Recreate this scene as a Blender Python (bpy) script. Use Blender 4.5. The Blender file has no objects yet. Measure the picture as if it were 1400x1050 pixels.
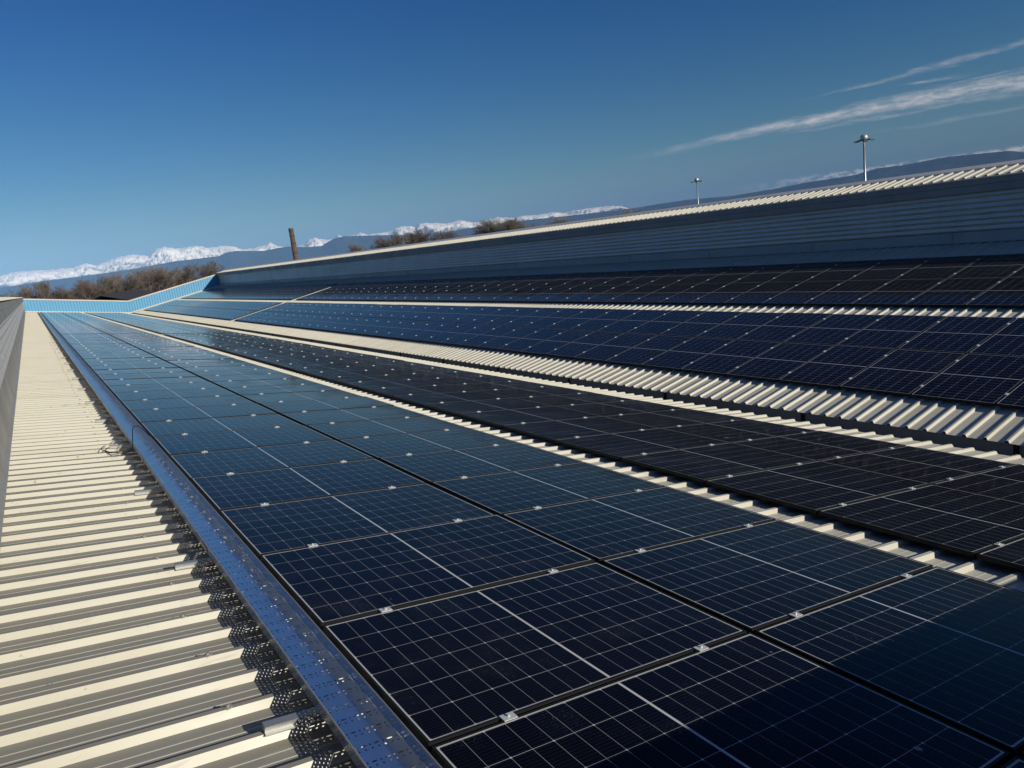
import bpy, bmesh, math, random
from mathutils import Vector, Matrix
R = math.radians
random.seed(7)
C = bpy.context.scene
COL = C.collection

# ------------------------------------------------------------------ camera, sky, sun, exposure
F_PX, YAW, PITCH, ROLL = 993.58, 0.56484, -0.19976, 0.12570
fw = Vector((math.sin(YAW)*math.cos(PITCH), math.cos(YAW)*math.cos(PITCH), math.sin(PITCH)))
rt = fw.cross(Vector((0, 0, 1))).normalized(); up = rt.cross(fw)
cr_, sr_ = math.cos(ROLL), math.sin(ROLL)
rt2 = rt*cr_ - up*sr_; up2 = rt*sr_ + up*cr_
cam = bpy.data.cameras.new('camera'); camo = bpy.data.objects.new('camera', cam); COL.objects.link(camo)
camo.matrix_world = Matrix((( rt2.x, up2.x, -fw.x, 0), (rt2.y, up2.y, -fw.y, 0), (rt2.z, up2.z, -fw.z, 0), (0, 0, 0, 1)))
cam.sensor_fit = 'HORIZONTAL'; cam.sensor_width = 36.0; cam.lens = F_PX/1400*36.0
cam.clip_start = 0.05; cam.clip_end = 200000
C.camera = camo

SUN_AZ, SUN_EL = R(155.6), R(21.3)          # azimuth clockwise from +Y (the roof's long axis)
SUN = Vector((math.sin(SUN_AZ)*math.cos(SUN_EL), math.cos(SUN_AZ)*math.cos(SUN_EL), math.sin(SUN_EL)))
SKY_STRENGTH, SUN_STRENGTH, EXPOSURE = 0.065, 4.8, 0.0
C.view_settings.view_transform = 'Standard'; C.view_settings.look = 'None'
C.view_settings.exposure = EXPOSURE; C.view_settings.gamma = 1; C.view_settings.use_curve_mapping = False
C.render.engine = 'CYCLES'
C.cycles.use_denoising = True
C.cycles.max_bounces = 8; C.cycles.transparent_max_bounces = 16; C.cycles.volume_bounces = 0
C.cycles.sample_clamp_indirect = 6; C.cycles.caustics_reflective = False; C.cycles.caustics_refractive = False

sl = bpy.data.lights.new('sun', 'SUN'); sl.energy = SUN_STRENGTH; sl.angle = R(0.53); sl.color = (1.0, 0.93, 0.79)
so = bpy.data.objects.new('sun', sl); COL.objects.link(so)
so.rotation_euler = SUN.to_track_quat('Z', 'Y').to_euler()


class X:
    """a node socket or number with arithmetic that writes math nodes"""
    def __init__(s, nt, v): s.nt, s.v = nt, v
    def _m(s, op, *a):
        n = s.nt.nodes.new('ShaderNodeMath'); n.operation = op
        for i, q in enumerate((s,)+a):
            q = q.v if isinstance(q, X) else q
            if isinstance(q, (int, float)): n.inputs[i].default_value = q
            else: s.nt.links.new(q, n.inputs[i])
        return X(s.nt, n.outputs[0])
    def __add__(s, o): return s._m('ADD', o)
    def __sub__(s, o): return s._m('SUBTRACT', o)
    def __mul__(s, o): return s._m('MULTIPLY', o)
    def __truediv__(s, o): return s._m('DIVIDE', o)
    def lt(s, o): return s._m('LESS_THAN', o)
    def gt(s, o): return s._m('GREATER_THAN', o)
    def abs(s): return s._m('ABSOLUTE')
    def mx(s, o): return s._m('MAXIMUM', o)
    def mn(s, o): return s._m('MINIMUM', o)
    def rnd(s): return s._m('ROUND')
    def fr(s): return s._m('FRACT')
    def flo(s): return s._m('FLOOR')
    def mod(s, o): return s._m('FLOORED_MODULO', o)
    def pw(s, o): return s._m('POWER', o)
    def clamp(s): return s.mx(0.0).mn(1.0)
    def ss(s, a, b):
        n = s.nt.nodes.new('ShaderNodeMapRange'); n.interpolation_type = 'SMOOTHSTEP'
        s.nt.links.new(s.v, n.inputs[0]); n.inputs[1].default_value = a; n.inputs[2].default_value = b
        return X(s.nt, n.outputs[0])


def mixc(nt, f, a, b):
    n = nt.nodes.new('ShaderNodeMix'); n.data_type = 'RGBA'
    for i, q in ((0, f), (6, a), (7, b)):
        q = q.v if isinstance(q, X) else q
        if isinstance(q, (int, float)): n.inputs[i].default_value = q
        elif isinstance(q, tuple): n.inputs[i].default_value = q+(1,) if len(q) == 3 else q
        else: nt.links.new(q, n.inputs[i])
    return n.outputs[2]


def sep(nt, s):
    n = nt.nodes.new('ShaderNodeSeparateXYZ'); nt.links.new(s, n.inputs[0])
    return [X(nt, o) for o in n.outputs]


def comb(nt, a, b, c):
    n = nt.nodes.new('ShaderNodeCombineXYZ')
    for i, q in enumerate((a, b, c)):
        q = q.v if isinstance(q, X) else q
        if isinstance(q, (int, float)): n.inputs[i].default_value = q
        else: nt.links.new(q, n.inputs[i])
    return n.outputs[0]


def noise(nt, vec, scale, detail=4, rough=0.55):
    n = nt.nodes.new('ShaderNodeTexNoise'); n.inputs['Scale'].default_value = scale
    n.inputs['Detail'].default_value = detail; n.inputs['Roughness'].default_value = rough
    nt.links.new(vec.v if isinstance(vec, X) else vec, n.inputs['Vector'])
    return X(nt, n.outputs[0])


def coord(nt, which='Object'):
    return nt.nodes.new('ShaderNodeTexCoord').outputs[which]


def bump(nt, h, strength, dist, bsdf):
    n = nt.nodes.new('ShaderNodeBump'); n.inputs['Strength'].default_value = strength; n.inputs['Distance'].default_value = dist
    nt.links.new(h.v, n.inputs['Height']); nt.links.new(n.outputs[0], bsdf.inputs['Normal'])


def mat(name, color=(0.5, 0.5, 0.5), rough=0.5, metal=0.0, spec=None):
    m = bpy.data.materials.new(name); m.use_nodes = True
    b = m.node_tree.nodes['Principled BSDF']
    b.inputs['Base Color'].default_value = color+(1,)
    b.inputs['Roughness'].default_value = rough; b.inputs['Metallic'].default_value = metal
    if spec is not None: b.inputs['Specular IOR Level'].default_value = spec
    return m, m.node_tree, b


# ---- world: Nishita sky plus thin cirrus bands laid out by compass direction
w = bpy.data.worlds.new('World'); C.world = w; w.use_nodes = True
wn = w.node_tree; bg = wn.nodes['Background']
sky = wn.nodes.new('ShaderNodeTexSky'); sky.sky_type = 'NISHITA'; sky.sun_disc = False
sky.sun_elevation = SUN_EL; sky.sun_rotation = SUN_AZ
sky.altitude = 200; sky.air_density = 1.0; sky.dust_density = 0.3; sky.ozone_density = 3.5
dx, dy, dz = sep(wn, coord(wn, 'Generated'))
az = dx._m('ARCTAN2', dy)*(180/math.pi); el = dz._m('ARCSINE')*(180/math.pi)
vaz = comb(wn, az*0.22, el*1.0, 0.0)
n1 = noise(wn, vaz, 1.0, 8, 0.62)
vaz2 = comb(wn, az*0.55, el*2.2, 3.0)
n2 = noise(wn, vaz2, 1.0, 10, 0.72)
wob = (n1-0.5)*0.9


def band(a0, a1, e0, slope, curve, wid, fade, dens):
    t = (az-a0)/(a1-a0)
    ec = t*slope+e0+t*t*curve+wob
    q = ((el-ec)/(t*0.7+0.45)/wid).abs()
    m_ = q*-1.0+1.0
    return m_.clamp().ss(0.0, 1.0)*t.ss(-0.1, fade)*(n2.ss(0.28, 0.70))*dens*1.35


cl = band(43.5, 68.0, 4.5, 2.2, -1.4, 0.74, 0.55, 0.8)
cl = cl.mx(band(53.0, 67.0, 4.62, 0.1, -0.05, 0.26, 0.45, 0.34))
cl = cl.mx(band(55.5, 68.0, 6.6, 0.9, 0.0, 0.30, 0.45, 0.34))
cl = cl.mx(band(62.0, 72.0, 5.9, 0.4, 0.0, 0.2, 0.3, 0.25))
cl = cl.mx(band(58.0, 70.0, 3.7, 0.2, 0.0, 0.22, 0.4, 0.2))
cl = cl.mx(band(61.5, 65.5, 6.5, -0.1, 0.0, 0.22, 0.35, 0.34)*az.ss(66.0, 63.2))
# low cumulus bank resting on the far foothills
n3 = noise(wn, comb(wn, az*1.1, el*2.4, 9.0), 1.0, 8, 0.62)
lowm = (el+(n3-0.5)*0.9)
low = lowm.ss(1.66, 1.45)*az.ss(49.0, 62.0)*n3.ss(0.42, 0.58)*0.9
cl = cl.clamp()
hs = wn.nodes.new('ShaderNodeHueSaturation'); hs.inputs['Value'].default_value = 0.9
wn.links.new((el.ss(28.0, 55.0)*-0.55+1.35).v, hs.inputs['Saturation'])
wn.links.new(sky.outputs[0], hs.inputs['Color'])
tn = wn.nodes.new('ShaderNodeMix'); tn.data_type = 'RGBA'; tn.blend_type = 'MULTIPLY'; tn.inputs[0].default_value = 1.0
wn.links.new(mixc(wn, el.ss(0.5, 24.0), (0.79, 0.93, 0.95), (0.54, 0.69, 1.04)), tn.inputs[7]); wn.links.new(hs.outputs[0], tn.inputs[6])
ccol = mixc(wn, low, mixc(wn, cl, tn.outputs[2], (10.0, 9.8, 9.6)), (17.0, 15.5, 14.0))
wn.links.new(ccol, bg.inputs['Color']); bg.inputs['Strength'].default_value = SKY_STRENGTH

# ------------------------------------------------------------------ roof geometry constants (metres, eye at the origin)
TA = 0.1705; ANG = math.atan(TA)
zA = lambda x: -1.590-TA*x                  # top face of the panels on the near slope
zB = lambda x: -4.833+TA*x                  # and on the far slope
OFF_RIB, OFF_PAN = 0.057, 0.090             # rib crest and trough below the panel face
Y0, Y1 = -1.03, 94.0
XW0, XW1 = -0.54, 19.62                     # the two upright walls
XA1, XB0 = 9.13, 9.68                       # roof edges either side of the valley gutter
GROUND = -10.0


class MB:
    def __init__(s): s.v, s.f, s.uv = [], [], []
    def quad(s, a, b, c, d, uv=None):
        i = len(s.v); s.v += [tuple(a), tuple(b), tuple(c), tuple(d)]; s.f.append((i, i+1, i+2, i+3)); s.uv.append(uv)
    def poly(s, pts):
        i = len(s.v); s.v += [tuple(p) for p in pts]; s.f.append(tuple(range(i, i+len(pts)))); s.uv.append(None)
    def box(s, x0, x1, y0, y1, z0, z1, fn=None):
        i = len(s.v)
        P = [(x0, y0, z0), (x1, y0, z0), (x1, y1, z0), (x0, y1, z0), (x0, y0, z1), (x1, y0, z1), (x1, y1, z1), (x0, y1, z1)]
        if fn: P = [fn(*p) for p in P]
        s.v += P
        for f in ((0, 3, 2, 1), (4, 5, 6, 7), (0, 1, 5, 4), (1, 2, 6, 5), (2, 3, 7, 6), (3, 0, 4, 7)):
            s.f.append(tuple(i+k for k in f)); s.uv.append(None)
    def strip(s, prof, fa, fb):
        """profile points mapped through fa and fb, joined by quads"""
        i = len(s.v); n = len(prof)
        s.v += [tuple(fa(*p)) for p in prof]+[tuple(fb(*p)) for p in prof]
        for k in range(n-1):
            s.f.append((i+k, i+k+1, i+n+k+1, i+n+k)); s.uv.append(None)
    def tube(s, pts, r, n=8, r1=None, cap=True):
        rings = []
        for k, p in enumerate(pts):
            p = Vector(p)
            d = (Vector(pts[min(k+1, len(pts)-1)])-Vector(pts[max(k-1, 0)])).normalized()
            a = d.orthogonal().normalized(); b = d.cross(a)
            rr = r if r1 is None else r+(r1-r)*k/(len(pts)-1)
            i = len(s.v); rings.append(i)
            for j in range(n):
                t = 2*math.pi*j/n
                s.v.append(tuple(p+a*math.cos(t)*rr+b*math.sin(t)*rr))
        for q in range(len(rings)-1):
            for j in range(n):
                s.f.append((rings[q]+j, rings[q]+(j+1) % n, rings[q+1]+(j+1) % n, rings[q+1]+j)); s.uv.append(None)
        if cap:
            s.f.append(tuple(rings[0]+j for j in reversed(range(n)))); s.uv.append(None)
            s.f.append(tuple(rings[-1]+j for j in range(n))); s.uv.append(None)
    def lathe(s, prof, c, n=24):
        rings = []
        for r, z in prof:
            i = len(s.v); rings.append(i)
            for j in range(n):
                t = 2*math.pi*j/n; s.v.append((c[0]+r*math.cos(t), c[1]+r*math.sin(t), c[2]+z))
        for q in range(len(rings)-1):
            for j in range(n):
                s.f.append((rings[q]+j, rings[q]+(j+1) % n, rings[q+1]+(j+1) % n, rings[q+1]+j)); s.uv.append(None)
    def mesh(s, name, m, smooth=False):
        me = bpy.data.meshes.new(name); me.from_pydata(s.v, [], s.f); me.materials.append(m)
        if any(u is not None for u in s.uv):
            L = me.uv_layers.new(name='UVMap')
            for p, u in zip(me.polygons, s.uv):
                if u:
                    for k, li in enumerate(p.loop_indices): L.data[li].uv = u[k]
        if smooth: me.polygons.foreach_set('use_smooth', [True]*len(me.polygons))
        me.update(); return me
    def build(s, name, m, parent=None, smooth=False):
        o = bpy.data.objects.new(name, s.mesh(name, m, smooth)); COL.objects.link(o)
        if parent: o.parent = parent
        return o


def tag(o, label=None, cat=None, group=None, kind=None):
    for k, q in (('label', label), ('category', cat), ('group', group), ('kind', kind)):
        if q: o[k] = q
    return o


def empty(name, loc=(0, 0, 0)):
    o = bpy.data.objects.new(name, None); COL.objects.link(o); o.location = loc; o.empty_display_size = 0.2
    return o


# ------------------------------------------------------------------ materials
def sheet_material(name, base, rough, dirt_amt=1.0, spec=0.4, walk=False):
    """painted corrugated steel: faint streaks along the slope, grime and specks"""
    m, nt, b = mat(name, base, rough, spec=spec)
    P = coord(nt); x, y, z = sep(nt, P)
    st = noise(nt, comb(nt, x*0.35, y*6.0, z*0.35), 1.0, 5, 0.6)
    sp = noise(nt, P, 26.0, 3, 0.6)
    pt = noise(nt, P, 1.3, 5, 0.6)
    blot = sp.ss(0.63, 0.72)*pt.ss(0.42, 0.62)
    scr = noise(nt, comb(nt, x*2.5, y*55.0, z*55.0), 1.0, 2, 0.5).ss(0.62, 0.72)*noise(nt, P, 2.1, 3).ss(0.48, 0.62)
    d = (st.ss(0.42, 0.75)*0.30+pt.ss(0.45, 0.8)*0.22)*dirt_amt
    c = mixc(nt, d.clamp(), base, tuple(q*f for q, f in zip(base, (0.62, 0.58, 0.5))))
    c = mixc(nt, scr*0.45*dirt_amt, c, (0.20, 0.18, 0.14))
    c = mixc(nt, blot*0.6*dirt_amt, c, (0.16, 0.13, 0.09))
    if walk:
        # boot grime trodden into the flats of the walkway strip
        ge = nt.nodes.new('ShaderNodeNewGeometry'); gz_ = sep(nt, ge.outputs['True Normal'])[2]
        mw = gz_.gt(0.95)*(x+(pt-0.5)*0.7).ss(1.0, 0.5)
        c = mixc(nt, mw*(st*0.5+0.45).clamp(), c, mixc(nt, st.ss(0.4, 0.62), (0.15, 0.135, 0.11), (0.19, 0.19, 0.175)))
    nt.links.new(c, b.inputs['Base Color'])
    rr = pt.ss(0.3, 0.7)*0.18+(rough-0.08); nt.links.new(rr.v, b.inputs['Roughness'])
    bump(nt, noise(nt, comb(nt, x*2.0, y*9.0, z*2.0), 1.0, 2, 0.5), 0.12, 0.01, b)
    return m


M_ROOF = sheet_material('roof_sheet_steel', (0.565, 0.542, 0.455), 0.45, walk=True)
M_ROOFB = sheet_material('roof_sheet_steel_clean', (0.565, 0.542, 0.455), 0.45)
M_CLAD = sheet_material('wall_cladding_steel', (0.60, 0.57, 0.53), 0.36, 0.6, 0.5)
M_CLAD.node_tree.nodes['Principled BSDF'].inputs['Metallic'].default_value = 0.15
M_APRON = sheet_material('apron_flashing', (0.34, 0.34, 0.34), 0.5, 0.5)
M_FLASH = sheet_material('flashing_steel', (0.28, 0.275, 0.26), 0.5, 0.8)
M_GUT = sheet_material('gutter_steel', (0.22, 0.22, 0.21), 0.5, 0.8)
M_COPE = sheet_material('coping_steel', (0.62, 0.58, 0.50), 0.5, 0.5)
M_BLUE = sheet_material('blue_cladding', (0.14, 0.39, 0.61), 0.45, 0.6)
M_OUTER = sheet_material('outer_wall_panel', (0.4, 0.4, 0.38), 0.6, 0.7)
M_ALU, _nt, _b = mat('aluminium', (0.50, 0.50, 0.48), 0.45, 0.7)
M_CLAMP, _nt, _b = mat('clamp_aluminium', (0.72, 0.72, 0.70), 0.45, 0.35)
M_FRAME, _nt, _b = mat('black_anodised_frame', (0.012, 0.012, 0.012), 0.55, 0.0, 0.2)
M_SCREW, _nt, _b = mat('screw_zinc', (0.45, 0.42, 0.36), 0.45, 0.4)
M_CABLE, _nt, _b = mat('black_cable', (0.012, 0.012, 0.013), 0.5)

# photovoltaic glass: half-cut cells 18 x 6, white backsheet lines, busbars, dust
m, nt, b = mat('photovoltaic_glass', (0.004, 0.005, 0.01), 0.1)
M_PV = m
u, v, _z = sep(nt, coord(nt, 'UV'))
a_ = u-0.020-(u.gt(0.869)*0.012)
a = a_/0.09367
ai = a.rnd(); du = (a-ai).abs()*0.09367
bb = (v-0.020)/0.18233; bi = bb.rnd(); dv = (bb-bi).abs()*0.18233
lu = du.lt(0.0009)*0.55; lv = dv.lt(0.0011)*0.75
dia = (du+dv).lt(0.0065)*(ai.mod(2.0).lt(0.5))
cen = (u-0.869).abs().lt(0.0055)
brd = u.lt(0.0185).mx(u.gt(1.7195)).mx(v.lt(0.0180)).mx(v.gt(1.1160))
bus = (((v-0.020)/0.018233).fr()-0.5).abs().lt(0.022)*0.055
Pn = coord(nt)
oi = nt.nodes.new('ShaderNodeObjectInfo'); rnd = X(nt, oi.outputs['Random'])
cellid = noise(nt, comb(nt, (a_/0.18734).flo(), bb.flo(), rnd*40.0), 1.7, 0)
cell = mixc(nt, cellid.ss(0.35, 0.65), (0.0026, 0.0022, 0.0046), (0.0030, 0.0028, 0.0070))
white = brd.mx(cen).mx(lu).mx(lv).mx(dia*0.9).mx(bus)
col = mixc(nt, white, cell, (0.56, 0.56, 0.56))
Po = comb(nt, u, v, rnd*17.0)
dust = noise(nt, Po, 2.2, 3, 0.6).ss(0.47, 0.68)
spk = noise(nt, Po, 160.0, 1, 0.5).ss(0.64, 0.74)
film = rnd.ss(0.55, 1.0)*0.008+0.0015
drop = noise(nt, Po, 7.0, 2, 0.55).ss(0.775, 0.80)
col = mixc(nt, (dust*spk*0.20+dust*film+film*0.4).mx(drop*0.7), col, (0.42, 0.40, 0.36))
nt.links.new(col, b.inputs['Base Color'])
rg = dust*0.07+0.085; nt.links.new(rg.v, b.inputs['Roughness'])
b.inputs['IOR'].default_value = 1.20; b.inputs['Specular Tint'].default_value = (0.92, 0.78, 0.75, 1)

# perforated galvanised tray
def perforated(name, colr, wall=False):
    m, nt, b = mat(name, colr, 0.28, 0.97)
    s, t, _ = sep(nt, coord(nt, 'UV'))
    row = (t/0.050).flo()
    dots = (((s/0.025).fr()-0.5).abs()*0.025).lt(0.0032)*((((t/0.025).fr()-0.5).abs()*0.025).lt(0.0045))
    keep = ((t/0.025).flo().mod(4.0)).lt(1.5)
    slot = ((((s+0.012)/0.050).fr()-0.5).abs()*0.050).lt(0.010)*((((t+0.0125)/0.100).fr()-0.5).abs()*0.100).lt(0.0032)
    hole = (dots*keep).mx(slot) if not wall else (((s/0.0187).fr()-0.5).abs()*0.0187).lt(0.0022)*((((t/0.025).fr()-0.5).abs()*0.025).lt(0.004))
    al = hole*-1.0+1.0
    nt.links.new(al.v, b.inputs['Alpha'])
    pt = noise(nt, coord(nt), 5.0, 4)
    nt.links.new(mixc(nt, pt.ss(0.3, 0.7)*0.35, colr, tuple(q*0.7 for q in colr)), b.inputs['Base Color'])
    return m


M_TRAY = perforated('perforated_galvanised_steel', (0.86, 0.87, 0.88))

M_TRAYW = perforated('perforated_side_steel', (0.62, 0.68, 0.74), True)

# ------------------------------------------------------------------ the factory building
bld = tag(empty('factory_building', (9.5, 46, GROUND)),
          'long factory building with white corrugated valley roof, grey upright walls and blue parapet', 'building')
bld_inv = Matrix.Translation((-9.5, -46, -GROUND))


def part(mb, name, m, parent=bld, label=None):
    o = mb.build(name, m, parent); o.matrix_parent_inverse = Matrix.Identity(4)
    if parent is bld: o.matrix_parent_inverse = bld_inv
    if label: o['label'] = label
    return o


PITCH_R = 0.25
def rib_profile(y0, y1, phase):
    """(y, h) of the sheet, h below the rib crest; crest 24 mm, webs 20 mm, two stiffeners in the trough"""
    P = []
    n0 = math.floor((y0-phase)/PITCH_R); n1 = math.ceil((y1-phase)/PITCH_R)
    for k in range(n0, n1+1):
        c = phase+k*PITCH_R
        P += [(c-0.032, -0.033), (c-0.014, 0.0), (c+0.014, 0.0), (c+0.032, -0.033)]
        for q in (0.098, 0.152):
            P += [(c+q-0.008, -0.033), (c+q-0.003, -0.0315), (c+q+0.003, -0.0315), (c+q+0.008, -0.033)]
    return [p for p in P if y0 <= p[0] <= y1]


PHA = 2.917 - 0.0
# near slope: one sheet joint every four ribs stands 1.2 mm proud, so the laps read
mb = MB(); mb.strip(rib_profile(Y0, Y1, PHA), lambda y, h: (XW0, y, zA(XW0)-OFF_RIB*1.0145+h), lambda y, h: (XA1, y, zA(XA1)-OFF_RIB*1.0145+h))
roofA = part(mb, 'roof_sheet', M_ROOF, label='white corrugated roof slope falling from the left wall to the valley gutter')
mb = MB(); mb.strip(rib_profile(Y0, Y1, 4.518), lambda y, h: (XB0, y, zB(XB0)-OFF_RIB*1.0145+h), lambda y, h: (XW1, y, zB(XW1)-OFF_RIB*1.0145+h))
roofB = part(mb, 'roof_sheet', M_ROOFB, label='white corrugated roof slope rising from the valley gutter to the grey wall')
# sheet side laps: thin raised lips along every fourth rib of the near slope
mb = MB()
for k in range(-18, 90):
    y = PHA+k*1.0+0.25+0.036
    if Y0+0.1 < y < Y1-1:
        mb.box(XW0+0.02, XA1-0.003, y, y+0.011, -0.031, -0.028, lambda x, yy, h: (x, yy, zA(x)-OFF_RIB*1.0145+h))
part(mb, 'sheet_lap', M_FLASH, roofA)
# screws along the walkway ribs
scm = MB(); scm.lathe([(0.0001, 0.010), (0.005, 0.010), (0.0052, 0.005), (0.0125, 0.0035), (0.0125, 0.0)], (0, 0, 0), 10)
sc_me = scm.mesh('roof_screw', M_SCREW)
n_sc = 0
for k in range(-3, 140):
    y = PHA+k*PITCH_R
    for x in ((0.33,) if k % 2 == 0 else ()):
        if y > 2.0 and n_sc < 60:
            o = bpy.data.objects.new('roof_screw', sc_me); COL.objects.link(o); o.parent = roofA
            xx = x+random.uniform(-.02, .02); o.scale = (1.5, 1.5, 1.3); o.location = (xx, y, zA(xx)-OFF_RIB*1.0145-0.001); n_sc += 1

# valley gutter
mb = MB()
gz = zA(XA1)-OFF_PAN-0.02
prof = [(XA1-0.10, gz-0.01), (XA1-0.03, gz-0.01), (XA1-0.03, gz-0.26), (XB0+0.05, gz-0.26), (XB0+0.05, zB(XB0)-OFF_PAN-0.012), (XB0+0.12, zB(XB0)-OFF_PAN-0.002)]
mb.strip(prof, lambda x, z: (x, Y0+.01, z), lambda x, z: (x, Y1-.01, z))
gut = part(mb, 'gutter', M_GUT)
mb = MB()
for k in range(0, 40):
    y = 3.9+k*3.0
    if y < Y1-1: mb.box(XB0+0.028, XB0+0.047, y, y+0.06, gz-0.25, zB(XB0)-OFF_PAN-0.02)
part(mb, 'gutter_joint', M_FRAME, gut)


def clad_wall(x, side, ybot, zbot, ztop, n):
    """horizontal trapezoid cladding on an upright wall facing side (+1 = +x)"""
    mb = MB(); p = (ztop-zbot)/n; P = []
    for k in range(n):
        z = zbot+k*p
        P += [(-0.07, z+p*0.001), (-0.07, z+p*0.37), (0.080, z+p*0.375), (0.058, z+p*0.995)]
    P.append((0.06, ztop))
    mb.strip(P, lambda d, z: (x+side*d, Y0, z), lambda d, z: (x+side*d, Y1, z))
    return mb


# right-hand upright wall
wallR = part(clad_wall(XW1+0.03, -1, 0, -1.305, -0.375, 7), 'clerestory_wall', M_CLAD, label='shaded grey wall of horizontal ribbed cladding above the far slope')
mb = MB()
zb = zB(19.55)-OFF_RIB*1.0145+0.001
mb.strip([(19.53, zb-0.012), (19.55, zb+0.002), (19.575, -1.315), (19.585, -1.300), (19.66, -1.296)], lambda x, z: (x, Y0, z), lambda x, z: (x, Y1, z))
fl = part(mb, 'flashing', M_APRON, wallR)
mb = MB()
for k in range(0, 24):
    y = 1.5+k*3.95
    mb.box(19.555, 19.578, y, y+0.03, zb+0.03, -1.32, lambda x, yy, z: (x+(z-zb)*0.09-0.0125, yy, z))
part(mb, 'flashing_joint', M_FLASH, fl)
mb = MB()
mb.strip([(19.64, -0.372), (19.515, -0.372), (19.50, -0.36), (19.50, -0.20), (19.512, -0.19), (19.50, -0.18), (19.50, -0.04), (19.53, -0.035), (19.53, -0.06)], lambda x, z: (x, Y0, z), lambda x, z: (x, Y1, z))
part(mb, 'fascia_gutter', M_FLASH, wallR)


def monitor_cap(x_eave, x_ridge, phase):
    """corrugated roof over the raised monitor, both slopes"""
    sgn = 1 if x_ridge > x_eave else -1
    ze = 0.022
    zr = lambda x: ze+TA*abs(x-x_eave)
    mb = MB()
    P = rib_profile(Y0, Y1, phase)
    mb.strip(P, lambda y, h: (x_eave, y, ze+h), lambda y, h: (x_ridge, y, zr(x_ridge)+h))
    far = 2*x_ridge-x_eave
    mb.strip(P, lambda y, h: (x_ridge, y, zr(x_ridge)+h-0.003), lambda y, h: (far, y, ze+h-0.003))
    return mb


capR = part(monitor_cap(19.47, 21.00, 4.60), 'monitor_roof', M_ROOFB, label='sunlit white corrugated cap roof above the shaded grey wall')
mb = MB(); zr = 0.022+TA*1.53
mb.strip([(20.52, zr-0.115), (20.52, zr-0.075), (21.00, zr+0.008), (21.48, zr-0.075), (21.48, zr-0.115)], lambda x, z: (x, Y0, z), lambda x, z: (x, Y1, z))
part(mb, 'ridge_cap', M_CLAD, capR)

# left-hand upright wall
wallL = part(clad_wall(XW0-0.03, 1, 0, -1.06, -0.36, 5), 'clerestory_wall', M_CLAD, label='grey ribbed wall along the left edge of the walkway')
mb = MB(); zb = zA(XW0)-OFF_RIB*1.0145
mb.strip([(-0.49, zb-0.012), (-0.50, zb+0.004), (-0.525, zb+0.03), (-0.53, -1.07), (-0.54, -1.055), (-0.60, -1.05)], lambda x, z: (x, Y0, z), lambda x, z: (x, Y1, z))
part(mb, 'flashing', M_FLASH, wallL)
mb = MB()
mb.strip([(-0.56, -0.362), (-0.44, -0.362), (-0.42, -0.35), (-0.42, -0.20), (-0.432, -0.19), (-0.42, -0.18), (-0.42, -0.04), (-0.45, -0.035), (-0.45, -0.06)], lambda x, z: (x, Y0, z), lambda x, z: (x, Y1, z))
part(mb, 'fascia_gutter', M_FLASH, wallL)
capL = part(monitor_cap(-0.39, -1.92, 2.917), 'monitor_roof', M_ROOFB, label='white corrugated cap roof above the left wall')
mb = MB()
mb.strip([(-1.44, zr-0.115), (-1.44, zr-0.075), (-1.92, zr+0.008), (-2.40, zr-0.075), (-2.40, zr-0.115)], lambda x, z: (x, Y0, z), lambda x, z: (x, Y1, z))
part(mb, 'ridge_cap', M_CLAD, capL)

# gable parapets that follow the roof profile, far and near
XV = 9.405
PAR_H = 1.46
def sheet_z(x): return (zA(x) if x < XV else zB(x))-OFF_PAN
def parapet(y, front, label):
    """blue trapezoid cladding across the roof's end; front = -1 faces -y"""
    P = []; x = XW0+0.005; k = 0
    pitch = 0.28
    while x < XW1-0.11:
        for q, d in ((0.0, 0.0), (0.10, 0.0), (0.13, 0.065), (0.25, 0.065)):
            P.append((x+q, d))
        x += pitch
    P.append((XW1-0.115, 0.0))
    i = min(range(len(P)), key=lambda j: abs(P[j][0]-XV)); P[i] = (XV, P[i][1])
    mb = MB()
    mb.strip(P, lambda x, d: (x, y+front*d, sheet_z(x)-0.05), lambda x, d: (x, y+front*d, sheet_z(x)+PAR_H))
    bx = (XW0, XV, XW1-0.11)
    mb.strip([(x, 0) for x in bx], lambda x, d: (x, y-front*0.12, sheet_z(x)-0.05), lambda x, d: (x, y-front*0.12, sheet_z(x)+PAR_H))
    o = part(mb, 'parapet', M_BLUE, label=label)
    cp = MB()
    for (xa, xb) in ((XW0-0.02, XV), (XV, XW1-0.09)):
        za, zb_ = sheet_z(xa)+PAR_H, sheet_z(xb)+PAR_H
        sec = [(y+front*0.07, -0.10), (y+front*0.07, 0.03), (y-front*0.16, 0.05), (y-front*0.16, -0.10)]
        cp.strip(sec+[sec[0]], lambda yy, h: (xa, yy, za+h), lambda yy, h: (xb, yy, zb_+h))
    part(cp, 'coping', M_COPE, o).matrix_parent_inverse = Matrix.Identity(4)
    tr = MB()
    for (xa, xb) in ((XW0+0.01, XV), (XV, XW1-0.12)):
        za, zb_ = sheet_z(xa), sheet_z(xb)
        sec = [(y+front*0.30, 0.046), (y+front*0.28, 0.055), (y+front*0.085, 0.06), (y+front*0.08, 0.15)]
        tr.strip(sec, lambda yy, h: (xa, yy, za+h), lambda yy, h: (xb, yy, zb_+h))
    part(tr, 'base_trim', M_COPE, o)
    return o


parapet(Y1, -1, 'sunlit blue ribbed parapet closing the far end of the roof')
parapet(Y0, 1, 'blue ribbed parapet at the near end, behind the viewer')

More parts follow.
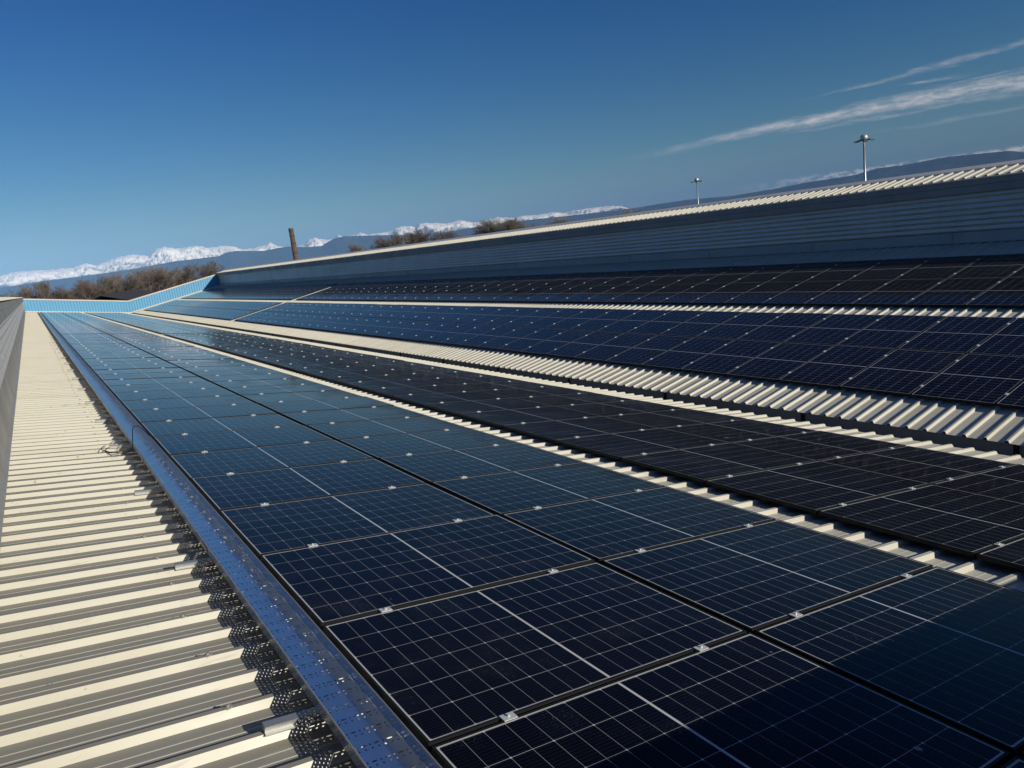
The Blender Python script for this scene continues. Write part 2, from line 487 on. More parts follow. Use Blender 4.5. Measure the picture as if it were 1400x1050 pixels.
# outer walls and monitor ends down to the ground
mb = MB()
xl, xr_ = 2*-1.92+0.39-0.15, 2*21.0-19.47+0.15
for y, s in ((Y0-0.13, -1), (Y1+0.13, 1)):
    pts = [(xl+.15, GROUND), (xr_-.15, GROUND), (xr_-.15, -0.05), (21.0, zr-0.08), (XW1-0.02, -0.05)]
    pts += [(XW1-0.02, sheet_z(XW1)-.02), (XV, sheet_z(XV)-.02), (XW0+0.02, sheet_z(XW0)-.02), (XW0+0.02, -0.05), (-1.92, zr-0.08), (xl+.15, -0.05)]
    mb.poly([(x, y, z) for x, z in pts])
for x in (xl+.152, xr_-.152):
    mb.quad((x, Y0-.125, GROUND), (x, Y1+.125, GROUND), (x, Y1+.125, -0.06), (x, Y0-.125, -0.06))
part(mb, 'outer_wall', M_OUTER)
def fix_children():
    """sub-parts keep world placement: their parents carry only the building's offset inverse"""
    bpy.context.view_layer.update()
    for o in COL.objects:
        if o.parent and o.parent is not bld and o.parent.parent is bld: o.matrix_parent_inverse = Matrix.Identity(4)
fix_children()

# ------------------------------------------------------------------ solar panels
PL, PW, PD = 1.738, 1.134, 0.032
fm = MB()
g = 0.011
for (x0, x1, y0, y1) in ((0, PL, 0, g), (0, PL, PW-g, PW), (0, g, g, PW-g), (PL-g, PL, g, PW-g)):
    fm.box(x0, x1, y0, y1, -PD, 0)
fm.quad((g, g, -PD+0.004), (g, PW-g, -PD+0.004), (PL-g, PW-g, -PD+0.004), (PL-g, g, -PD+0.004))
FRAME_ME = fm.mesh('frame', M_FRAME)
gm = MB()
gm.quad((g-.001, g-.001, -0.0018), (PL-g+.001, g-.001, -0.0018), (PL-g+.001, PW-g+.001, -0.0018), (g-.001, PW-g+.001, -0.0018),
        [(g, g), (PL-g, g), (PL-g, PW-g), (g, PW-g)])
GLASS_ME = gm.mesh('glass', M_PV)
cm_ = MB()
# mid clamp: a folded plate bridging the joint at the panel's far edge, with a bolt head
cm_.box(-0.030, 0.030, PW-0.011, PW+0.031, 0.0008, 0.0045)
cm_.box(-0.030, 0.030, PW+0.004, PW+0.0065, -0.026, 0.0009)
cm_.box(-0.030, 0.030, PW+0.0135, PW+0.016, -0.026, 0.0009)
cm_.lathe([(0.0001, 0.0125), (0.0062, 0.0125), (0.0068, 0.0110), (0.0068, 0.0045)], (0, PW+0.010, 0), 8)
CLAMP_ME = cm_.mesh('clamp', M_CLAMP)

proto_rot = {}
def place_panel(x, yfar, slope, label, group, first=[None]):
    zf = zA if slope == 'A' else zB
    if first[0] is None:
        r = empty('solar_panel')
        for nm, me in (('frame', FRAME_ME), ('glass', GLASS_ME)):
            o = bpy.data.objects.new(nm, me); COL.objects.link(o); o.parent = r
        for cx in (0.335, PL-0.335):
            o = bpy.data.objects.new('clamp', CLAMP_ME); COL.objects.link(o); o.parent = r; o.location = (cx, 0, 0)
        first[0] = r
        kids[:] = list(r.children)
    else:
        r = first[0].copy(); COL.objects.link(r)
        for ch in kids:
            c = ch.copy(); COL.objects.link(c); c.parent = r
    r.location = (x, yfar-PW, zf(x))
    r.rotation_euler = (R(random.gauss(0, 0.11)), (ANG if slope == 'A' else -ANG)+R(random.gauss(0, 0.09)), 0)
    tag(r, label, 'solar panel', group)
    return r


kids = []
UNITS = ['zeroth', 'first', 'second', 'third', 'fourth', 'fifth', 'sixth', 'seventh', 'eighth', 'ninth', 'tenth', 'eleventh', 'twelfth',
         'thirteenth', 'fourteenth', 'fifteenth', 'sixteenth', 'seventeenth', 'eighteenth', 'nineteenth']
TENS = {20: ('twentieth', 'twenty'), 30: ('thirtieth', 'thirty'), 40: ('fortieth', 'forty')}
def ordinal(n):
    if n < 20: return UNITS[n]
    t = n//10*10
    return TENS[t][0] if n == t else TENS[t][1]+'-'+UNITS[n-t]


def project(p):
    p = Vector(p); d = p.dot(fw)
    return (700+F_PX*p.dot(rt2)/d, 525-F_PX*p.dot(up2)/d) if d > 0.05 else None


def visible(x, yfar, zf):
    for i in range(9):
        for j in range(7):
            xx = x+PL*math.cos(ANG)*i/8; q = project((xx, yfar-PW*j/6, zf(xx)))
            if q and 0 < q[0] < 1400 and 0 < q[1] < 1050: return True
    return False


SW = PL*math.cos(ANG)
A_COLS = [(0.849, 'in the column beside the cable tray'), (2.602, 'in the second column from the cable tray'),
          (4.790, 'in the third column from the cable tray'), (6.510, 'in the fourth column, beside the valley gutter')]
B_COLS = [(10.563, 'in the lowest column beyond the gutter'), (12.307, 'in the second column up beyond the gutter'),
          (14.660, 'in the third column up beyond the gutter'), (16.385, 'in the top column under the grey wall')]
PP = 1.154
GRP = 'solar panels laid in long columns on the roof'
for cols, sl_, y0_, k1 in ((A_COLS, 'A', 2.175, 30), (B_COLS, 'B', 4.525, 38)):
    for x, words in cols:
        n = 0
        for k in range(-4, k1+1):
            yf = y0_+k*PP
            if sl_ == 'A' and x > 4: yf -= 0.018
            if not visible(x, yf, zA if sl_ == 'A' else zB):
                if yf-PW > Y0+0.25:   # the row runs on towards the near parapet, out of the picture
                    place_panel(x, yf, sl_, 'black solar panel beyond the view ' + words, GRP)
                continue
            n += 1
            place_panel(x, yf, sl_, 'black solar panel %s from the near end %s' % (ordinal(n), words), GRP)

# the panels past the cross gaps, far down the roof, as one mass
mb = MB(); mg = MB(); mc = MB()
def far_panel(x, yn, slope):
    zf = zA if slope == 'A' else zB
    sgn = -1 if slope == 'A' else 1
    ca, sa = math.cos(ANG), math.sin(ANG)*sgn
    tr = lambda uu, vv, h: (x+uu*ca-h*sa, yn+vv, zf(x)+uu*sa+h*ca)
    mb.box(0, PL, 0, PW, -PD, -0.003, tr)
    mg.quad(tr(g, g, -0.0015), tr(PL-g, g, -0.0015), tr(PL-g, PW-g, -0.0015), tr(g, PW-g, -0.0015), [(g, g), (PL-g, g), (PL-g, PW-g), (g, PW-g)])
    for cx in (0.34, PL-0.34): mc.box(cx-0.03, cx+0.03, PW-0.011, PW+0.031, 0.0008, 0.0045, tr)
for x, _ in A_COLS:
    y = 2.175+30*PP+0.42
    while y+PW < 93.0: far_panel(x, y, 'A'); y += PP
for x, _ in B_COLS:
    y = 4.525+38*PP+0.92
    while y+PW < 93.0: far_panel(x, y, 'B'); y += PP
far = mb.build('far_panels', M_FRAME); tag(far, 'mass of dark solar panels at the far end of the roof, past the cross gaps', 'solar panels', kind='stuff')
mg.build('glass', M_PV, far); mc.build('clamp', M_CLAMP, far)

# ------------------------------------------------------------------ cable tray on its short rails
TX0, TX1, TZB, TZR = 0.592, 0.798, 0.024, -0.050     # rim positions; base and rim below the panel plane
n_ = 1.0145
tray = tag(empty('cable_tray', (0.7, 2.0, zA(0.7)-TZB*n_)), 'perforated galvanised steel cable tray running down the left side of the panels', 'cable tray')
tinv = Matrix.Translation((-0.7, -2.0, -(zA(0.7)-TZB*n_)))
TY = [-1.2+3.0*k for k in range(0, 32)]
def tray_seg(fn, pts, name):
    mb = MB()
    for k in range(len(TY)-1):
        j = 0.0; ya, yb = TY[k], min(TY[k+1], 93.2)
        for (p, q) in zip(pts[:-1], pts[1:]):
            s0, s1 = p[2], q[2]
            A_ = lambda pt, y: (pt[0]+j, y, zA(pt[0])-pt[1]*n_+j)
            mb.quad(A_(p, ya), A_(q, ya), A_(q, yb), A_(p, yb), [(s0, ya+20), (s1, ya+20), (s1, yb+20), (s0, yb+20)])
    o = mb.build(name, M_TRAY if name == 'tray_base' else M_TRAYW, tray); o.matrix_parent_inverse = tinv
    return o
tray_seg(None, [(TX0+.004, TZB, 0.0), (TX1-.004, TZB, 0.2)], 'tray_base')
for xx, sg in ((TX0, 1), (TX1, -1)):
    o = tray_seg(None, [(xx+sg*.003, TZB+.0005, 0.0), (xx, TZR, 0.075)], 'side_wall')
    mb = MB()
    for (a0, a1) in ((TY[0], 93.2),):
        mb.tube([(xx+sg*0.002, a0, zA(xx)-TZR*n_), (xx+sg*0.002, a1, zA(xx)-TZR*n_)], 0.0035, 6)
    q = mb.build('rolled_rim', M_ALU, o); q.matrix_parent_inverse = Matrix.Identity(4)

mb = MB()
for y in TY[1:-1]:
    for xx, s_ in ((TX0-0.0035, 1), (TX1+0.0012, 1)):
        i0_ = len(mb.v)
        mb.box(xx, xx+0.0023, y-0.09, y+0.09, 0.0, 0.045, lambda a, b_, h: (a, b_, zA(a)-(TZB-0.012)*n_+h))
    for q in (-0.06, 0.06):
        mb.box(TX1-0.006, TX1+0.001, y+q-0.007, y+q+0.007, 0.015, 0.029, lambda a, b_, h: (a, b_, zA(a)-(TZB-0.012)*n_+h))
o = mb.build('joint_plate', M_ALU, tray); o.matrix_parent_inverse = tinv

# short aluminium rails that carry the tray across the ribs
rl = MB()
L_ = 0.62
def hat(x0, x1):
    prof = [(-0.034, 0.0), (-0.034, 0.004), (-0.016, 0.004), (-0.016, 0.026), (-0.022, 0.026), (-0.022, 0.030), (0.022, 0.030), (0.022, 0.026), (0.016, 0.026), (0.016, 0.004), (0.034, 0.004), (0.034, 0.0), (-0.034, 0.0)]
    i = len(rl.v)
    rl.strip(prof, lambda y, h: (x0, y, h), lambda y, h: (x1, y, h))
    rl.poly([(x0, y, h) for y, h in prof[:-1]]); rl.poly([(x1, y, h) for y, h in reversed(prof[:-1])])
hat(0, L_)
RAIL_ME = rl.mesh('mounting_rail', M_ALU)
bt = MB(); bt.lathe([(0.0001, 0.045), (0.006, 0.045), (0.006, 0.031), (0.011, 0.031), (0.011, 0.030)], (0.06, 0, 0), 8)
for k in range(0, 17):
    y = 2.73+2.03*k
    y = PHA+round((y-PHA)/PITCH_R)*PITCH_R
    o = bpy.data.objects.new('mounting_rail', RAIL_ME); COL.objects.link(o)
    x = 0.39; o.location = (x, y, zA(x)-(OFF_RIB-0.0005)*n_); o.rotation_euler = (0, ANG, R(random.uniform(-1, 1)))
    tag(o, 'short aluminium rail end under the cable tray, %s from the near end' % ordinal(k+1), 'mounting rail', 'short rails carrying the cable tray')

# loose black cable looped over the tray
mb = MB()
def onA(x, y, h): return (x, y, zA(x)+h*n_)
def smooth_path(P, n=8):
    out = []
    for i in range(len(P)-1):
        p0, p1, p2, p3 = (Vector(P[max(i-1, 0)]), Vector(P[i]), Vector(P[i+1]), Vector(P[min(i+2, len(P)-1)]))
        for k in range(n):
            t = k/n
            out.append(0.5*((2*p1)+(p2-p0)*t+(2*p0-5*p1+4*p2-p3)*t*t+(-p0+3*p1-3*p2+p3)*t**3))
    out.append(Vector(P[-1])); return out
path = smooth_path([onA(0.36, 9.05, -0.05), onA(0.31, 8.85, -0.045), onA(0.36, 8.62, -0.05), onA(0.46, 8.56, -0.045), onA(0.55, 8.5, -0.03),
                    onA(0.585, 8.5, 0.03), onA(0.61, 8.6, 0.10), onA(0.66, 8.9, 0.16), onA(0.73, 9.0, 0.14), onA(0.79, 8.9, 0.06), onA(0.825, 8.8, -0.05), onA(0.84, 8.5, -0.08)])
mb.tube(path, 0.0048, 6)
path = smooth_path([onA(0.40, 8.95, -0.05), onA(0.34, 8.72, -0.045), onA(0.44, 8.52, -0.048), onA(0.56, 8.45, -0.05), onA(0.70, 8.4, -0.05)])
mb.tube(path, 0.0048, 6)
tag(mb.build('cable', M_CABLE, smooth=True), 'loose black cable looped over the side of the perforated tray', 'cable')

# ------------------------------------------------------------------ ground and far landscape
m, nt, b = mat('winter_fields', (0.1, 0.1, 0.06), 0.95)
P = coord(nt)
q = noise(nt, P, 0.004, 6); q2 = noise(nt, P, 0.05, 4)
nt.links.new(mixc(nt, (q*0.7+q2*0.3).ss(0.4, 0.6), (0.10, 0.095, 0.05), (0.06, 0.07, 0.035)), b.inputs['Base Color'])
mb = MB(); N = 96
rings = [0, 60, 400, 3000, 20000, 61000]
i0 = 0; mb.v.append((0, 0, GROUND))
for r_ in rings[1:]:
    for j in range(N): mb.v.append((r_*math.cos(2*math.pi*j/N), r_*math.sin(2*math.pi*j/N), GROUND))
for j in range(N): mb.f.append((0, 1+j, 1+(j+1) % N)); mb.uv.append(None)
for k in range(len(rings)-2):
    for j in range(N):
        a0 = 1+k*N; a1 = a0+N
        mb.f.append((a0+j, a1+j, a1+(j+1) % N, a0+(j+1) % N)); mb.uv.append(None)
tag(mb.build('ground', m), kind='structure')

SNOW = [(-9, 1.5), (-3.409, 1.694), (-1.158, 1.533), (-0.34, 1.661), (0.661, 1.626), (1.675, 1.542), (2.939, 1.525), (3.398, 1.661), (3.756, 1.714), (4.236, 1.506), (5.169, 1.735), (5.876, 1.896), (6.57, 1.961), (7.585, 1.736), (7.862, 1.955), (8.231, 2.164), (8.711, 2.208), (9.621, 1.998), (10.746, 2.069), (11.531, 1.82), (12.53, 1.855), (13.257, 1.716), (13.713, 1.45), (14.471, 1.41), (15.375, 1.565), (15.767, 1.73), (16.178, 1.414), (16.775, 1.234), (17.558, 1.191), (18.106, 1.286), (18.527, 1.558), (18.973, 1.666), (19.735, 1.412), (20.273, 1.4), (20.752, 1.668), (21.098, 1.464), (21.928, 1.527), (22.384, 1.635), (22.844, 1.416), (23.565, 1.438), (24.398, 1.447), (24.986, 1.65), (25.44, 1.705), (26.106, 1.679), (26.53, 1.518), (26.845, 1.755), (27.239, 1.762), (28.345, 1.628), (28.891, 1.506), (29.755, 1.622), (30.04, 1.642), (30.853, 1.377), (31.41, 1.308), (31.99, 1.403), (32.855, 1.517), (33.964, 1.325), (34.82, 1.384), (35.941, 1.3), (37.079, 1.378), (37.905, 1.219), (39.035, 1.296), (40.154, 1.319), (41.261, 1.287), (42.352, 1.147), (42.984, 0.849), (45.016, 0.373), (50, 0.1)]
FOOT = [(-9, 0.8), (-3.607, 0.81), (-1.328, 0.761), (1.12, 0.895), (3.237, 0.899), (6.369, 0.982), (9.218, 1.175), (12.15, 1.17), (12.687, 1.365), (13.297, 1.395), (15.197, 1.161), (16.252, 1.244), (17.041, 1.255), (18.33, 1.042), (19.398, 1.019), (20.273, 1.4), (21.107, 1.517), (22.727, 1.375), (24.91, 1.164), (26.551, 0.908), (28.235, 0.867), (30.515, 0.975), (33.93, 1.053), (38.442, 0.95), (42.327, 0.879), (43.427, 0.901), (45.064, 0.96), (47.209, 1.001), (50.334, 0.851), (53.367, 0.958), (55.325, 1.093), (58.609, 1.17), (59.967, 1.407), (61.717, 1.381), (63.41, 1.494), (64.234, 1.503), (65.839, 1.429), (67.387, 1.356), (68.142, 1.144), (70.67, 1.07), (80, 0.9)]
from mathutils import noise as mn


def interp(T, a):
    for (a0, e0), (a1, e1) in zip(T[:-1], T[1:]):
        if a <= a1:
            t = max(0, (a-a0)/(a1-a0)); return e0+(e1-e0)*t
    return T[-1][1]


def range_mesh(name, T, D, depth, a0, a1, da, nr, rough_amp, m, nf=10):
    mb = MB(); na = int((a1-a0)/da)+1
    for i in range(na):
        a = a0+i*da
        top = D*math.tan(R(interp(T, a)))-GROUND
        for k in range(nr):
            t = k/(nr-1)                      # 0 front foot .. 1 back foot
            r_ = D+(t-0.5)*depth
            s = 1-abs(t-0.5)*2
            px, py = r_*math.sin(R(a)), r_*math.cos(R(a))
            p = Vector((px/depth*nf, py/depth*nf, 1.7))
            rid = 1-abs(mn.fractal(p, 0.9, 2.1, 5))*1.6
            h = top*(s**0.8)*(1-rough_amp*(1-s)+rough_amp*(1-s)*1.6*rid)
            if k == nr//2: h = top*(1+(0.045 if nf > 5 else 0.012)*mn.fractal(Vector((a*5.0, 0, 2)), 0.7, 2.0, 5))
            mb.v.append((px, py, GROUND+max(h, -5)))
    for i in range(na-1):
        for k in range(nr-1):
            q = i*nr+k; mb.f.append((q, q+nr, q+nr+1, q+1)); mb.uv.append(None)
    o = mb.build(name, m, smooth=False); tag(o, kind='structure'); return o


m, nt, b = mat('snow_and_rock', (0.8, 0.8, 0.8), 0.8, spec=0.1)
P = coord(nt); x, y, z = sep(nt, P)
q = noise(nt, comb(nt, x*0.0004, y*0.0004, z*0.0011), 1.0, 5, 0.6)
ge = nt.nodes.new('ShaderNodeNewGeometry'); nz = sep(nt, ge.outputs['Normal'])[2]
line = (z+(q-0.5)*700.0).ss(520.0, 820.0)
rock = (q+(nz*0.3)).ss(0.55, 0.66)
nt.links.new(mixc(nt, line*(rock*0.75+0.25), (0.045, 0.055, 0.06), (1.0, 0.93, 0.81)), b.inputs['Base Color'])
range_mesh('snow_mountains', SNOW, 45000, 14000, -8, 49, 0.07, 91, 0.7, m)
m, nt, b = mat('forested_hills', (0.04, 0.05, 0.04), 0.95, spec=0.05)
q = noise(nt, coord(nt), 0.0012, 7, 0.65)
nt.links.new(mixc(nt, q.ss(0.35, 0.65), (0.030, 0.040, 0.032), (0.055, 0.06, 0.045)), b.inputs['Base Color'])
range_mesh('foothills', FOOT, 34000, 6000, -8, 79, 0.1, 15, 0.2, m, 2.5)

# ------------------------------------------------------------------ things beyond the roof
def at(az_deg, D, z): return Vector((D*math.sin(R(az_deg)), D*math.cos(R(az_deg)), z))


# brick chimney
m, nt, b = mat('old_brick', (0.26, 0.14, 0.08), 0.85)
x, y, z = sep(nt, coord(nt))
q = noise(nt, coord(nt), 0.9, 5)
cour = ((z/0.35).fr()).lt(0.12)
nt.links.new(mixc(nt, (q.ss(0.35, 0.65)*0.6+cour*0.25).clamp(), (0.125, 0.085, 0.06), (0.08, 0.058, 0.045)), b.inputs['Base Color'])
pc = at(17.40, 260, GROUND)
ch = tag(empty('chimney', pc), 'tall round brown brick chimney rising behind the white roof edge', 'chimney')
Ht = 260*math.tan(R(2.545))-GROUND
mb = MB(); mb.lathe([(1.12, 0), (1.05, 3), (0.78, Ht-1.4), (0.76, Ht-1.4)], (0, 0, 0), 28); mb.build('shaft', m, ch, True)
mb = MB(); mb.lathe([(0.76, Ht-1.4), (0.81, Ht-1.25), (0.81, Ht-0.5), (0.79, Ht-0.3), (0.79, Ht), (0.65, Ht), (0.65, Ht-2.5), (0.01, Ht-2.5)], (0, 0, 0), 28); mb.build('crown_band', m, ch, True)

mb = MB()
for hz in (0.25, 0.45, 0.62, 0.76, 0.88):
    rr_ = 1.05+(0.78-1.05)*(hz*Ht-3)/(Ht-4.4)+0.01
    mb.lathe([(rr_, hz*Ht-0.09), (rr_+0.04, hz*Ht-0.07), (rr_+0.04, hz*Ht+0.07), (rr_, hz*Ht+0.09)], (0, 0, 0), 24)
mb.build('iron_band', M_FRAME, ch, True)

# high-mast lights
M_POLE, _n, _b = mat('galvanised_mast', (0.42, 0.44, 0.46), 0.4, 0.6)
M_DOME, _n, _b = mat('mast_dome', (0.62, 0.62, 0.60), 0.3, 0.5)
M_LAMPB, _n, _b = mat('floodlight_housing', (0.05, 0.05, 0.055), 0.5)
M_LENS, _n, _b = mat('floodlight_glass', (0.25, 0.27, 0.28), 0.15)
def mast(azd, eld, D, label, n_heads, rot):
    H_ = D*math.tan(R(eld))-GROUND
    r = tag(empty('mast_light', at(azd, D, GROUND)), label, 'mast light', 'high mast lights beyond the roof')
    mb = MB(); mb.tube([(0, 0, 0), (0, 0, (H_-1.6)/2), (0, 0, H_-1.6)], 0.30, 14, 0.17); mb.build('pole', M_POLE, r, True)
    mb = MB(); mb.lathe([(0.01, H_-0.12), (0.30, H_-0.16), (0.55, H_-0.32), (0.64, H_-0.58), (0.66, H_-0.86), (0.54, H_-1.05), (0.26, H_-1.25), (0.17, H_-1.5)], (0, 0, 0), 22); mb.build('dome', M_DOME, r, True)
    mb = MB(); pts = [(0.95*math.cos(t), 0.95*math.sin(t), H_-1.05) for t in [2*math.pi*j/20 for j in range(21)]]; mb.tube(pts, 0.05, 6, cap=False)
    for j in range(4):
        t = j*math.pi/2; mb.tube([(0.5*math.cos(t), 0.5*math.sin(t), H_-1.05), (0.95*math.cos(t), 0.95*math.sin(t), H_-1.05)], 0.04, 6)
    mb.build('lamp_ring', M_POLE, r)
    for j in range(n_heads):
        t = rot+2*math.pi*j/n_heads; ct, st_ = math.cos(t), math.sin(t)
        mb = MB()
        def fl_(x_, y_, z_, ct=ct, st_=st_):
            d = 0.92+x_; zz = H_-1.08+z_-0.22*x_
            return (d*ct-y_*st_, d*st_+y_*ct, zz)
        mb.box(0, 0.72, -0.32, 0.32, -0.08, 0.08, fl_); h = mb.build('floodlight', M_LAMPB, r)
        mb = MB(); mb.box(0.05, 0.66, -0.28, 0.28, -0.105, -0.082, fl_); mb.build('lens', M_LENS, h)
mast(59.17, 3.80, 150, 'larger grey mast light with silver dome and floodlights, standing against the clouds', 6, 0.35)
mast(47.95, 2.50, 235, 'smaller, farther grey mast light with silver dome beyond the roof ridge', 6, 0.9)

# low dark-roofed shed past the parapet
m_sr, _n, _b = mat('dark_shed_roof', (0.05, 0.045, 0.04), 0.7); m_sw, _n, _b = mat('shed_wall', (0.22, 0.20, 0.18), 0.8)
pc = at(5.35, 150, GROUND)
sh = tag(empty('shed', pc), 'low dark-roofed shed in front of the bare trees past the blue parapet', 'shed')
def rot_s(x_, y_, z_):
    a0 = R(-24); return (x_*math.cos(a0)-y_*math.sin(a0), x_*math.sin(a0)+y_*math.cos(a0), z_)
mb = MB(); mb.box(-5.2, 5.0, -9, 9, 0, 7.3, rot_s); mb.build('wall', m_sw, sh)
mb = MB()
for s_ in (-1, 1):
    mb.poly([rot_s(s_*5.7, -9.5, 7.2), rot_s(0, -9.5, 8.85), rot_s(0, 9.5, 8.85), rot_s(s_*5.7, 9.5, 7.2)])
    mb.poly([rot_s(s_*5.7, -9.5, 7.0), rot_s(0, -9.5, 8.65), rot_s(0, 9.5, 8.65), rot_s(s_*5.7, 9.5, 7.0)])
    mb.poly([rot_s(s_*5.7, -9.5, 7.0), rot_s(0, -9.5, 8.65), rot_s(0, -9.5, 8.85), rot_s(s_*5.7, -9.5, 7.2)])
    mb.poly([rot_s(s_*5.7, -9.5, 7.0), rot_s(s_*5.7, 9.5, 7.0), rot_s(s_*5.7, 9.5, 7.2), rot_s(s_*5.7, -9.5, 7.2)])
mb.build('roof', m_sr, sh)

# bare winter trees
def bark(name, c1, c2):
    m, nt, b = mat(name, c1, 0.9, spec=0.1)
    q = noise(nt, coord(nt), 0.8, 4)
    nt.links.new(mixc(nt, q.ss(0.35, 0.65), c1, c2), b.inputs['Base Color']); return m
BARK = {'brown': bark('brown_twigs', (0.195, 0.165, 0.14), (0.13, 0.11, 0.093)), 'grey': bark('grey_twigs', (0.26, 0.23, 0.20), (0.17, 0.15, 0.13)),
        'red': bark('reddish_twigs', (0.18, 0.14, 0.118), (0.12, 0.094, 0.08))}


def twig(mb, p, q, r0, r1):
    d = (q-p); L = d.length
    if L < 1e-4: return
    a = d.orthogonal().normalized(); b_ = d.normalized().cross(a); i = len(mb.v)
    for (pp, rr) in ((p, r0), (q, r1)):
        for t in (0, 2.094, 4.189): mb.v.append(tuple(pp+(a*math.cos(t)+b_*math.sin(t))*rr))
    for k in range(3):
        mb.f.append((i+k, i+(k+1) % 3, i+3+(k+1) % 3, i+3+k)); mb.uv.append(None)


def grow(H_, kind, rng):
    """trunk and crown of a leafless tree of height H_"""
    tr, cr = MB(), MB()
    spread = {'round': 0.85, 'tall': 0.28, 'bush': 1.0}[kind]
    th = {'round': 0.30, 'tall': 0.25, 'bush': 0.08}[kind]*H_
    lean = Vector((rng.uniform(-.06, .06), rng.uniform(-.06, .06), 1))
    pts = [lean*(th*k/3) for k in range(4)]; pts = [Vector((p.x, p.y, p.z)) for p in pts]
    tr.tube(pts, H_*0.018, 8, H_*0.012)
    def branch(p, d, L, r_, lev):
        n = 3; cur = p; dirn = d.copy()
        for k in range(n):
            dirn = (dirn+Vector((rng.gauss(0, .14), rng.gauss(0, .14), 0.10 if kind != 'bush' else 0.04))).normalized()
            nx = cur+dirn*(L/n); ra = r_*(1-k/n*0.6); rb = r_*(1-(k+1)/n*0.6)
            twig(cr, cur, nx, ra, max(rb, 0.010)); cur = nx
            if lev < 4:
                for _ in range(2 if lev < 3 else 3):
                    if lev == 0 and k == 0: continue
                    side = Vector((rng.gauss(0, 1), rng.gauss(0, 1), rng.gauss(0, .5))).normalized()
                    nd = (dirn*(0.75 if kind != 'tall' else 1.3)+side*(0.75*spread+0.12)).normalized()
                    if nd.z < -0.15: nd.z *= -0.3
                    branch(cur, nd, L*rng.uniform(0.48, 0.68), max(r_*0.5, 0.012), lev+1)
    nb = {'round': 4, 'tall': 3, 'bush': 5}[kind]
    for j in range(nb):
        t = 2*math.pi*(j+rng.random()*.6)/nb; s_ = 0.55*spread if j else 0.12
        d = Vector((math.cos(t)*s_, math.sin(t)*s_, 1)).normalized()
        branch(pts[-1]-Vector((0, 0, th*0.2*(j % 2))), d, H_*0.36, H_*0.009, 0)
    zmax = max(v_[2] for v_ in cr.v); s_ = H_/zmax
    cr.v = [(x_*s_, y_*s_, z_*s_) for x_, y_, z_ in cr.v]; tr.v = [(x_*s_, y_*s_, z_*s_) for x_, y_, z_ in tr.v]
    return tr, cr


PROTO = {}
rng = random.Random(3)
for kind in ('round', 'tall', 'bush'):
    for col_ in ('brown', 'grey', 'red'):
        for v_ in range(2 if kind != 'tall' else 1):
            tr, cr = grow(10.0, kind, rng)
            PROTO[(kind, col_, v_)] = (tr.mesh('trunk', BARK[col_]), cr.mesh('crown', BARK[col_]), cr)
used_tree = set()
def tree(azd, el_top, D, kind, col_, var, label, group):
    tm, cm2, _ = PROTO[(kind, col_, var)]
    r = empty('bare_tree', at(azd, D, GROUND))
    s_ = (D*math.tan(R(el_top))-GROUND)/10.0
    r.scale = (s_*rng.uniform(.9, 1.1), s_*rng.uniform(.9, 1.1), s_); r.rotation_euler = (0, 0, rng.uniform(0, 6.28))
    for nm, me in (('trunk', tm), ('crown', cm2)):
        o = bpy.data.objects.new(nm, me); COL.objects.link(o); o.parent = r
    tag(r, label, 'tree', group)
GL = 'bare winter trees beyond the blue parapet'; GR = 'bare winter trees behind the white roof edge'
def px_ae(x, y):
    d = (fw+rt2*(x-700)/F_PX-up2*(y-525)/F_PX).normalized()
    return math.degrees(math.atan2(d.x, d.y)), math.degrees(math.asin(d.z))
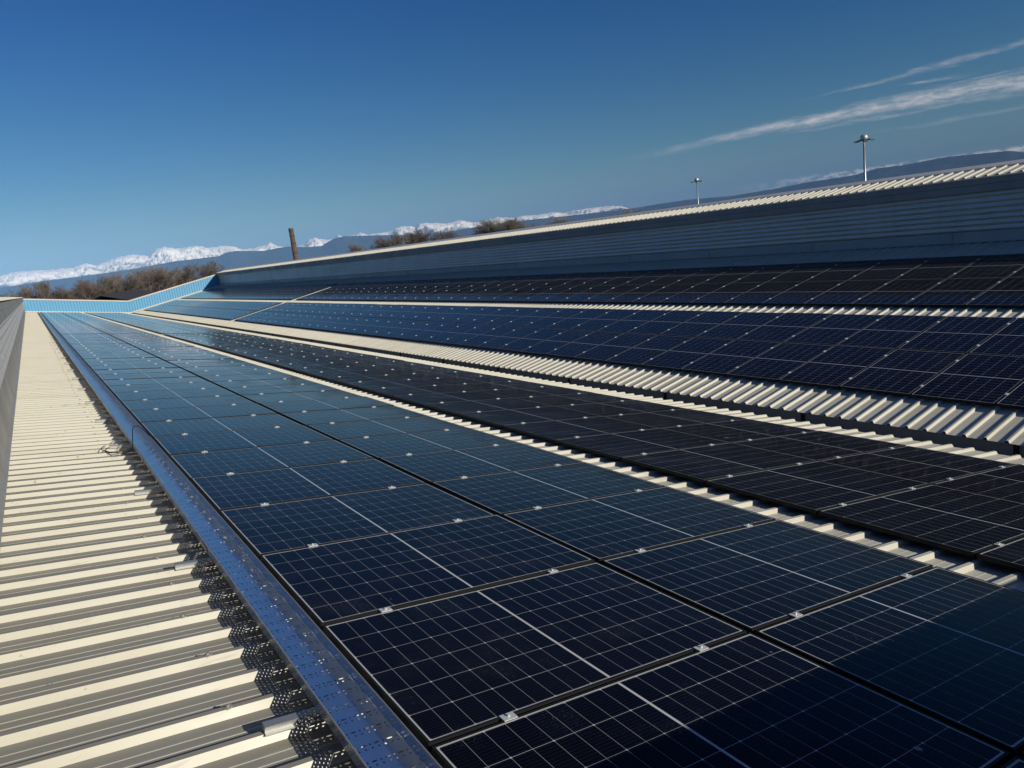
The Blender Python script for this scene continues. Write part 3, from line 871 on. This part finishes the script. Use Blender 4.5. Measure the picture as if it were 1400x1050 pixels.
TREES = [
    (18, 391, 300, 'bush', 'red', 0, 'low reddish bush tree just right of the left roof edge', GL),
    (52, 386, 300, 'tall', 'grey', 0, 'slim upright bare tree, left one of a close pair above the parapet', GL),
    (59, 382, 300, 'tall', 'brown', 0, 'tallest slim upright bare tree, right one of a close pair', GL),
    (38, 392, 310, 'tall', 'brown', 0, 'small slim bare tree left of the upright pair', GL),
    (76, 391, 320, 'bush', 'red', 1, 'low rusty brown bush between the slim pair and the dense grove', GL),
    (92, 391, 320, 'bush', 'brown', 0, 'low brown bush at the left foot of the dense grove', GL),
    (108, 384, 280, 'round', 'brown', 0, 'round brown bare tree opening the dense grove on its left', GL),
    (121, 382, 270, 'round', 'red', 0, 'round reddish bare tree in the dense grove', GL),
    (138, 377, 280, 'round', 'grey', 0, 'grey bare tree just right of the round reddish one', GL),
    (153, 374, 290, 'round', 'grey', 1, 'grey bare tree behind the dark shed roof', GL),
    (168, 376, 260, 'round', 'brown', 1, 'brown bare tree above the ridge of the dark shed', GL),
    (182, 371, 280, 'round', 'grey', 0, 'grey bare tree above the kink of the parapet coping', GL),
    (197, 368, 270, 'round', 'brown', 0, 'wide brown bare tree left of the highest grove crown', GL),
    (212, 364, 280, 'round', 'grey', 1, 'highest grey bare tree in the middle of the grove', GL),
    (228, 364, 270, 'round', 'brown', 1, 'brown bare tree right of the highest grove crown', GL),
    (244, 366, 290, 'round', 'red', 1, 'reddish bare tree at the right end of the dense grove', GL),
    (264, 360, 330, 'round', 'grey', 0, 'lone grey bare tree over the rising parapet', GL),
    (284, 358, 330, 'round', 'brown', 0, 'brown bare tree nearest the top corner of the blue parapet', GL),
    (483, 336, 420, 'round', 'grey', 1, 'small lone bare tree right of the chimney', GR),
    (523, 327, 330, 'round', 'brown', 0, 'brown bare tree at the left of the roof-edge clump', GR),
    (541, 321, 330, 'round', 'grey', 0, 'grey bare tree second in the roof-edge clump', GR),
    (554, 319, 340, 'tall', 'grey', 0, 'upright grey bare tree in the middle of the roof-edge clump', GR),
    (567, 317, 340, 'round', 'grey', 1, 'tallest grey bare tree of the roof-edge clump', GR),
    (580, 317, 340, 'round', 'brown', 1, 'brown bare tree right of the tallest one in the clump', GR),
    (606, 316, 360, 'round', 'grey', 0, 'detached grey bare tree between the two roof-edge clumps', GR),
    (653, 307, 330, 'bush', 'brown', 1, 'spreading brown bare tree at the left of the second clump', GR),
    (664, 303, 330, 'round', 'brown', 0, 'brown bare tree second in the second clump', GR),
    (677, 301, 330, 'round', 'grey', 0, 'tall grey bare tree in the middle of the second clump', GR),
    (691, 301, 330, 'round', 'brown', 1, 'brown bare tree right of the middle of the second clump', GR),
    (705, 303, 340, 'round', 'grey', 1, 'grey bare tree closing the second clump on its right', GR),
    (763, 299, 430, 'round', 'grey', 0, 'small grey bare tree barely topping the roof right of the clumps', GR),
    (850, 289, 420, 'bush', 'grey', 1, 'low grey bare tree where the snowy range ends', GR),
]
for (x, y, D, kind, col_, var, lab, grp) in TREES:
    a_z, e_l = px_ae(x, y-(5 if grp is GR else 3)); tree(a_z, e_l, D, kind, col_, var, lab, grp)

# the wood behind them that reads as one brown mass
wood = MB()
keys = [k for k in PROTO if k[0] == 'bush']
for i in range(95):
    azd = rng.uniform(-3.5, 14.5); D = rng.uniform(330, 460)
    h = rng.uniform(6.0, 9.0)+(2.0 if azd > 3.2 else 0)
    if azd > 10: h *= 0.9
    base = at(azd, D, GROUND); cr = PROTO[rng.choice(keys)][2]; s_ = h/10.0; a0 = rng.uniform(0, 6.28); ca, sa = math.cos(a0)*s_*1.25, math.sin(a0)*s_*1.25
    o_ = len(wood.v)
    wood.v += [(base.x+x_*ca-y_*sa, base.y+x_*sa+y_*ca, base.z+z_*s_) for x_, y_, z_ in cr.v]
    wood.f += [tuple(k+o_ for k in f) for f in cr.f]; wood.uv += [None]*len(cr.f)
tag(wood.build('woodland', BARK['red']), 'low rusty brown winter thicket behind the bare trees', 'woodland', kind='stuff')

# ------------------------------------------------------------------ the air between here and the mountains
mb = MB(); mb.box(-62000, 62000, -62000, 62000, GROUND-1, 2400)
m = bpy.data.materials.new('air'); m.use_nodes = True; nt = m.node_tree; nt.nodes.clear()
out = nt.nodes.new('ShaderNodeOutputMaterial'); pv = nt.nodes.new('ShaderNodeVolumePrincipled')
pv.inputs['Color'].default_value = (0.27, 0.54, 1.0, 1); pv.inputs['Density'].default_value = 1.8e-5; pv.inputs['Anisotropy'].default_value = -0.4
nt.links.new(pv.outputs[0], out.inputs['Volume'])
tag(mb.build('haze', m), 'thin bluish air lying over the plain and mountains', 'haze', kind='stuff')
